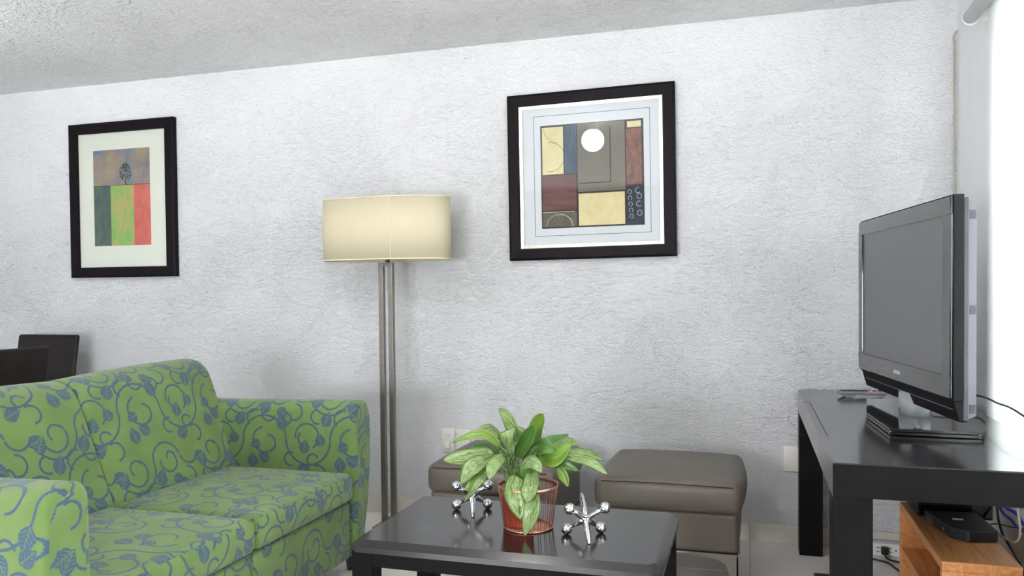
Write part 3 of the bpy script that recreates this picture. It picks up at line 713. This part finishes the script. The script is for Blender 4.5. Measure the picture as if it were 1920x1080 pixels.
for pts, hw_, ty in LEAVES:
    spine = curve_pts(pts, 7); n = len(spine); vs = []; uvs = []; nv = 7
    facing = Vector((rl.uniform(-.35, .35), -1, rl.uniform(.25, .75))).normalized()
    for i, p in enumerate(spine):
        t = i/(n-1); tg = (spine[min(i+1, n-1)]-spine[max(i-1, 0)]).normalized()
        side = tg.cross(facing).normalized(); nr = side.cross(tg).normalized()
        if nr.dot(facing) < 0: nr = -nr
        wdt = hw_*1.50*2.82*(t**.62)*((1-t)**.92) if 0 < t < 1 else 0.0004
        wave = .22*hw_*math.sin(t*9+hw_*900)
        for j in range(nv):
            s_ = -1+2*j/(nv-1)
            vs.append(p+side*s_*wdt+nr*(-.30*wdt*(1-abs(s_))+wave*s_*abs(s_))); uvs.append((t, .5+.5*s_))
    fs = []; fu = []
    for i in range(n-1):
        for j in range(nv-1):
            q = (i*nv+j, i*nv+j+1, (i+1)*nv+j+1, (i+1)*nv+j); fs.append(q); fu.append([uvs[k] for k in q])
    lf = MB().add(vs, fs, 0, fu, True).build('leaf', M['leaf_'+ty], pp, po)
    sm_ = lf.modifiers.new('thickness', 'SOLIDIFY'); sm_.thickness = .0006; sm_.offset = 0
    s0 = Vector((pc[0]+rl.uniform(-.022, .022), pc[1]+rl.uniform(-.02, .02), .53)); e0 = spine[0]; tg = (spine[1]-spine[0]).normalized()
    mid = s0.lerp(e0, .55)+Vector((0, 0, .035))-tg*.012
    MB().tube(curve_pts([s0, mid, e0, spine[2]], 5), [.0024]*10+[.0018]*5+[.0012], 6).build('petiole', M['petiole'] if ty != 'd' else M['petiole_dark'], lf, po)

# ------------------------------------------------------------------ black desk
dz = .735; do = (.52, 3.05, 0); dk = thing('desk', do, 'large black lacquered desk with square legs carrying the television', 'desk')
DX0, DX1, DY0, DY1 = .212, .822, 2.262, 3.865
slot = .004
b = MB()
b.box(DX0+.024, DX1, DY0, DY1, dz-.004, dz); b.box(DX0, DX0+.024, DY0, 2.66, dz-.004, dz); b.box(DX0, DX0+.024, 3.445, DY1, dz-.004, dz)
b.build('tabletop', M['black_wood'], dk, do)
MB().box(DX0+.001, DX1, DY0, DY0+.03, dz-.092, dz-.004).build('apron', M['black_side'], dk, do)
MB().box(DX0+.001, DX1, DY1-.03, DY1, dz-.092, dz-.004).build('apron', M['black_side'], dk, do)
MB().box(DX1-.03, DX1, DY0+.03, DY1-.03, dz-.092, dz-.004).build('apron', M['black_side'], dk, do)
MB().box(DX0, DX0+.022, DY0+.001, 2.66, dz-.0918, dz-.0041).build('apron', M['black_wood'], dk, do)
MB().box(DX0, DX0+.022, 3.445, DY1-.001, dz-.0918, dz-.0041).build('apron', M['black_wood'], dk, do)
MB().box(DX0, DX0+.0222, 2.663, 3.441, dz-.090, dz-.0004).build('drawer', M['black_wood'], dk, do)
MB().box(DX0+.025, DX1-.03, DY0+.03, DY1-.03, dz-.024, dz-.0205).build('underside', M['black_side'], dk, do)
for x in (DX0, DX1-.100):
    for y in (DY0+.004, DY1-.104): MB().box(x+.001, x+.100, y, y+.100, 0, dz-.092, bev=.003).build('leg', M['black_side'], dk, do)

# ------------------------------------------------------------------ television
TYW = .945; tvA = Vector((.565, 2.60)); tvB = Vector((.431, 3.535)); d2 = (tvB-tvA).normalized(); TW = (tvB-tvA).length
mid2 = (tvA+tvB)/2; ang = math.atan2(d2.y, d2.x)   # local +x along the width (away from camera), local -y... back side
to = (mid2.x, mid2.y, dz); tv = thing('television', to, 'black flat-screen television on a glass foot standing on the desk', 'television', rz=ang)
hwT = TW/2; zb, zt = .135, .732    # local heights of front bezel (above desk)
# local axes: x along width, y>0 points to the viewer's left side = front
def bez(x0, x1, z0, z1, y0, y1): return MB().box(x0, x1, y0, y1, z0, z1, bev=.003)
b = MB(); sx0, sx1, sz0, sz1 = -hwT+.062, hwT-.05, zb+.062, zt-.052
b.box(-hwT, hwT, -.008, .0, zb, sz0); b.box(-hwT, hwT, -.008, .0, sz1, zt); b.box(-hwT, sx0, -.008, 0, sz0, sz1); b.box(sx1, hwT, -.008, 0, sz0, sz1)
bz = b.build('bezel', M['gloss_black'], tv)
bv = bz.modifiers.new('soft', 'BEVEL'); bv.width = .0025; bv.segments = 2; bv.limit_method = 'ANGLE'
MB().box(sx0-.002, sx1+.002, -.0065, -.0045, sz0-.002, sz1+.002).build('screen', M['screen'], tv)
bez(-hwT-.003, hwT+.003, .128, zt+.006, -.038, -.0082).build('front_shell', M['matte_black'], tv)
b = MB(); b.prism([(-.038, .130), (-.012, .130), (-.030, .066), (-.050, .066)], -hwT+.004, hwT-.004, 'x'); b.build('speaker_lip', M['matte_black'], tv)
MB().add([(-hwT+.03, -.0205, .0985), (hwT-.03, -.0205, .0985), (hwT-.03, -.0198, .1015), (-hwT+.03, -.0198, .1015)], [(0, 1, 2, 3)]).build('lip_groove', M['light_case'], tv)
bez(-hwT+.002, hwT-.002, .070, zt-.004, -.052, -.038).build('middle_shell', M['grey_case'], tv)
b = MB(); b.prism([(-.052, .075), (-.052, .722), (-.075, .700), (-.075, .085)], -hwT+.006, hwT-.006, 'x'); b.build('rear_shell', M['light_case'], tv)
MB().rbox((-hwT*.6, hwT*.6, -.115, -.070, .12, .62), .02, 2, seg=3).build('rear_hump', M['black_plastic'], tv)
for z in (.665, .385, .092): MB().box(-hwT+.004, -hwT+.008, -.072, -.056, z, z+.026).build('side_clip', M['grey_case'], tv)
b = MB()
for k in range(8): b.box(-.035+.009*k, -.029+.009*k, -.0002, .0006, zb+.026, zb+.038)
b.build('brand_mark', M['logo'], tv)
# glass foot and neck, in local axes of the television
inv = Matrix.Rotation(-ang, 2)
def loc2(x, y): v = inv @ (Vector((x, y))-mid2); return (v.x, v.y)
foot = [loc2(*p) for p in ((.448, 3.43), (.398, 3.05), (.420, 2.712), (.680, 2.700), (.752, 2.965), (.745, 3.25), (.70, 3.45))]
MB().prism(foot, .016, .024, 'z').build('stand_base', M['gloss_black'], tv)
f2 = [(x*.97, y*.97-.0006) for x, y in foot]
MB().prism(f2, .003, .011, 'z').build('stand_base_lower', M['gloss_black'], tv)
b = MB()
for p in ((.432, 2.735), (.668, 2.722), (.46, 3.40), (.69, 3.41), (.73, 2.96)):
    q = loc2(*p); b.lathe([(0, .0), (.008, .0), (.008, .017), (0, .017)], q, 14)
b.build('spacer', M['chrome'], tv)
q = loc2(.555, 3.06)
MB().lathe([(0, .024), (.078, .024), (.078, .10), (0, .10)], q, 40, ell=(1, .62)).build('stand_neck', M['neck'], tv)

# remote control
ro = (.46, 3.66, dz); rc = thing('remote_control', ro, 'grey remote control with coloured keys lying on the desk by the television', 'remote', rz=math.radians(8))
b = MB(); b.rbox((-.098, .098, -.022, .022, .012, .026), .005, 2, seg=3); b.prism([(-.096, .014), (-.070, .0), (-.045, .0), (-.025, .012), (.085, .004), (.094, .014)], -.019, .019, 'y'); b.build('body', M['remote'], rc)
for i in range(15):
    for j in range(3):
        mt = M['key_black']
        if i == 9: mt = M['key_blue']
        if i == 10 and j == 0: mt = M['key_yellow']
        if i in (11, 12): mt = M['key_red']
        MB().box(-.085+.0115*i, -.078+.0115*i, -.015+.0115*j, -.008+.0115*j, .026, .029).build('key', mt, rc)

# ------------------------------------------------------------------ pine cabinet under the desk
cx0, cx1, cy0, cy1, cz1 = .537, .745, 2.56, 3.24, .40
cb = thing('pine_cabinet', (.64, 2.9, 0), 'small orange pine shelf unit standing under the black desk', 'shelf unit'); cob = (.64, 2.9, 0)
MB().box(cx0, cx1, cy0, cy1, cz1-.028, cz1, bev=.002).build('top_board', M['pine'], cb, cob)
MB().box(cx0, cx1, cy0, cy0+.024, 0, cz1-.028, bev=.002).build('side_board', M['pine'], cb, cob)
MB().box(cx0, cx1, cy1-.024, cy1, 0, cz1-.028, bev=.002).build('side_board', M['pine'], cb, cob)
MB().box(cx1-.012, cx1, cy0+.024, cy1-.024, 0, cz1-.028).build('back_board', M['pine'], cb, cob)
for z in (.235, .05): MB().box(cx0+.004, cx1-.012, cy0+.024, cy1-.024, z-.018, z).build('shelf', M['pine'], cb, cob)
# router
r0 = (.65, 2.85, .40); rt = thing('router', r0, 'flat black router lying on the near end of the pine shelf unit', 'router')
b = MB(); pl = [(.572, 2.99), (.735, 3.00), (.742, 2.785), (.655, 2.762), (.610, 2.80)]
b.prism(pl, .402, .438, 'z'); bo_ = b.build('body', M['black_plastic'], rt, r0); bb_ = bo_.modifiers.new('soft', 'BEVEL'); bb_.width = .004; bb_.segments = 2
MB().prism([(.640, 2.905), (.672, 2.905), (.666, 2.885), (.636, 2.887)], .4382, .4386, 'z').build('badge', M['logo'], rt, r0)
MB().box(.5995, .6010, 2.835, 2.847, .415, .423).build('light', M['led'], rt, r0)
MB().prism([(.5735, 2.955), (.5845, 2.915), (.5855, 2.915), (.5745, 2.955)], .408, .430, 'z').build('front_label', M['grey_case'], rt, r0)
# set-top box behind
s0_ = (.67, 3.12, .40); sb = thing('set_top_box', s0_, 'larger black box behind the router on the pine shelf unit', 'box')
MB().rbox((.556, .792, 3.03, 3.22, .404, .470), .006, 2, seg=2).build('body', M['black_plastic'], sb, s0_)
MB().box(.56, .788, 3.026, 3.031, .412, .462).build('front_panel', M['gloss_black'], sb, s0_)
b = MB()
for x in (.575, .73):
    for y in (3.05, 3.20): b.lathe([(0, .4), (.008, .4), (.008, .406), (0, .406)], (x, y), 10)
b.build('rubber_foot', M['slot'], sb, s0_)
# cables at right under the desk
def cable(name, pts, r, mat, label, cat='cable', n=8):
    p0 = pts[0]; o = (p0[0], p0[1], min(p[2] for p in pts))
    return tag(MB().tube(curve_pts(pts, n), r, 8).build(name, mat, None, o), label, cat)
cable('cable', [(.800, 3.02, .62), (.795, 3.00, .47), (.79, 2.93, .40), (.80, 2.83, .355), (.80, 2.74, .325), (.80, 2.62, .20), (.79, 2.5, .006)], .0042, M['cable_black'], 'thick black cable running diagonally down beside the pine shelf unit')
cable('cable', [(.785, 3.01, .60), (.79, 2.95, .475), (.80, 2.86, .455), (.805, 2.80, .445), (.83, 2.65, .44), (.84, 2.5, .30)], .0055, M['cable_blue'], 'lower blue cable loop behind the router')
cable('cable', [(.79, 3.03, .60), (.795, 2.95, .492), (.81, 2.85, .480), (.82, 2.78, .455), (.842, 2.62, .46), (.845, 2.5, .32)], .0062, M['cable_blue'], 'upper dark blue cable bundle hanging behind the router')
cable('cable', [(.80, 2.84, .60), (.80, 2.80, .50), (.802, 2.785, .435), (.80, 2.83, .395), (.79, 2.90, .385), (.76, 2.94, .41), (.745, 2.95, .415)], .0040, M['cable_beige'], 'beige cable curving round into the router')
cable('cable', [(.742, 2.90, .425), (.77, 2.90, .43), (.80, 2.83, .44), (.84, 2.78, .45), (.866, 2.6, .45)], .0022, M['cable_black'], 'thin black cable crossing level behind the router')
# cord behind the television
cable('cable', [(.60, 3.36, .80), (.70, 3.34, .812), (.80, 3.29, .800), (.805, 3.15, .806), (.80, 3.02, .808), (.80, 2.90, .812), (.80, 2.79, .808), (.806, 2.65, .79), (.815, 2.55, .750), (.8265, 2.50, .70), (.8275, 2.45, .40), (.828, 2.40, .01)], .0034, M['cable_black'], 'thin black cord running from the television along the glowing blind', 'cord')
# beige wire up the corner
cable('wall_wire', [(.895-.022, 3.905, 2.318), (.866, 3.905, 2.312), (.860, 3.912, 2.290), (.8640, 3.918, 2.24), (.866, 3.920, 1.9), (.867, 3.920, 1.5), (.867, 3.920, 1.0), (.867, 3.912, .10)], .0042, M['cable_beige'], 'thin beige wire running up the corner of the wall above the television', 'wire')
cable('wall_wire', [(.270, 3.92, .40), (.323, 3.922, .205), (.353, 3.915, .09), (.36, 3.90, .006)], .0035, M['cable_white'], 'thin white wire slanting down the wall behind the desk leg', 'wire')

# power strip on the floor
so = (.63, 3.87, 0); ps = thing('power_strip', so, 'long white power strip lying against the baseboard under the desk', 'power strip')
MB().rbox((.44, .84, 3.845, 3.895, 0, .056), .005, 2, seg=2).build('housing', M['white_plastic'], ps, so)
for k in range(6):
    x = .497+.052*k; b = MB()
    b.box(x-.006, x+.006, 3.8440, 3.8452, .036, .0385); b.box(x-.006, x+.006, 3.8440, 3.8452, .018, .0205); b.lathe([], (0, 0)) if False else None
    b.prism([(x+.022+.0035*math.cos(q*PI/4), .028+.0035*math.sin(q*PI/4)) for q in range(8)], 3.8440, 3.8452, 'y')
    b.build('socket', M['slot'], ps, so)
tag(MB().rbox((.560, .588, 3.812, 3.8435, .014, .046), .004, 1, seg=2).tube(curve_pts([(.574, 3.815, .018), (.580, 3.79, .008), (.62, 3.76, .005), (.72, 3.72, .005), (.80, 3.70, .005)], 6), .0042, 8).build('power_plug', M['cable_black'], None, (.574, 3.83, 0)), 'black plug in the white power strip with its cord on the floor', 'plug')
cable('cable', [(.45, 3.84, .0045), (.52, 3.78, .0045), (.575, 3.74, .0045), (.60, 3.66, .0045), (.65, 3.55, .0045), (.72, 3.50, .0045), (.80, 3.52, .0045)], .0042, M['cable_black'], 'black cord curling on the floor tiles in front of the power strip', 'cord')
ao = (.305, 3.41, 0); tag(MB().rbox((.25, .36, 3.37, 3.46, 0, .03), .006, 2, seg=2).build('grey_box', M['grey_case'], None, ao), 'dark grey box on the floor behind the near desk leg', 'adapter')  # plain dark grey box, use unknown

# wall plates
def plate(x0, z0, z1, label, kind):
    o = ((x0+.037), 3.929, (z0+z1)/2); t = thing('wall_socket', o, label, 'socket')
    MB().rbox((x0, x0+.076, 3.921, 3.929, z0, z1), .003, 2, seg=2).build('plate', M['switch_plastic'], t, o)
    if kind:
        xc = x0+.044
        MB().rbox((xc-.012, xc+.012, 3.917, 3.922, (z0+z1)/2+.004, (z0+z1)/2+.044), .002, 1, seg=2).build('outlet', M['white_plastic'], t, o)
        b = MB(); zc = (z0+z1)/2+.026; b.box(xc-.0065, xc-.0045, 3.9162, 3.9172, zc, zc+.009); b.box(xc+.0045, xc+.0065, 3.9162, 3.9172, zc, zc+.009); b.box(xc-.002, xc+.002, 3.9162, 3.9172, zc-.009, zc-.005); b.build('slots', M['slot'], t, o)
        MB().rbox((xc-.013, xc+.013, 3.897, 3.922, (z0+z1)/2-.040, (z0+z1)/2-.006), .003, 1, seg=2).build('adapter', M['white_plastic'], t, o)
plate(-1.578, .348, .475, 'cream wall socket plate with one outlet above the left ottoman', True)
plate(-1.490, .346, .472, 'plain blank wall plate beside the outlet, behind the plant leaves', False)
plate(.152, .341, .462, 'plain cream wall plate beside the far desk leg', False)

# ------------------------------------------------------------------ dining corner
def chair(o, rz, label):
    t = thing('dining_chair', o, label, 'chair', rz, 'dark leather dining chairs')
    def wp(w):   # recline
        w = list(w); w[1] += (w[2]-.45)*.16; return w
    MB().rbox((-.225, .225, .185, .215, .44, .965), .016, 4, 0, seg=3, warp=wp).build('backrest', M['leather_dark'], t)
    MB().rbox((-.220, .220, -.22, .20, .42, .47), .015, 4, 0, seg=3).build('seat', M['leather_dark'], t)
    for z in (0,):
        b = MB(); e_ = []
        for (x, z_) in ((-.212, .46), (-.212, .952), (.212, .952), (.212, .46)): e_.append(wp((x, .186, z_)))
        b.tube(e_, .0022, 6); b.build('piping', M['leather_dark'], t)
    for sx in (-1, 1):
        for y in (-.19, .18): MB().box(sx*.2-.018, sx*.2+.018, y-.018, y+.018, 0, .425, bev=.003).build('leg', M['leather_dark'], t)
    return t
chair((-4.055, 3.50, 0), 0, 'dark brown leather dining chair behind the glass table, nearer the wall')
chair((-3.43, 2.71, 0), math.radians(-90), 'black leather dining chair cut by the left edge, at the end of the glass table')
g0 = (-4.25, 3.0, 0); gt = thing('glass_table', g0, 'glass-topped dining table glimpsed between the two dark chairs', 'dining table')
MB().box(-4.95, -3.61, 2.55, 3.43, .738, .750, bev=.002).build('glass_top', M['table_glass'], gt, g0)
for x in (-4.85, -3.70):
    for y in (2.63, 3.35): MB().box(x-.025, x+.025, y-.025, y+.025, 0, .73, bev=.002).build('leg', M['chrome'], gt, g0)
for y in (2.61, 3.33): MB().box(-4.85, -3.70, y, y+.04, .70, .737).build('rail', M['chrome'], gt, g0)
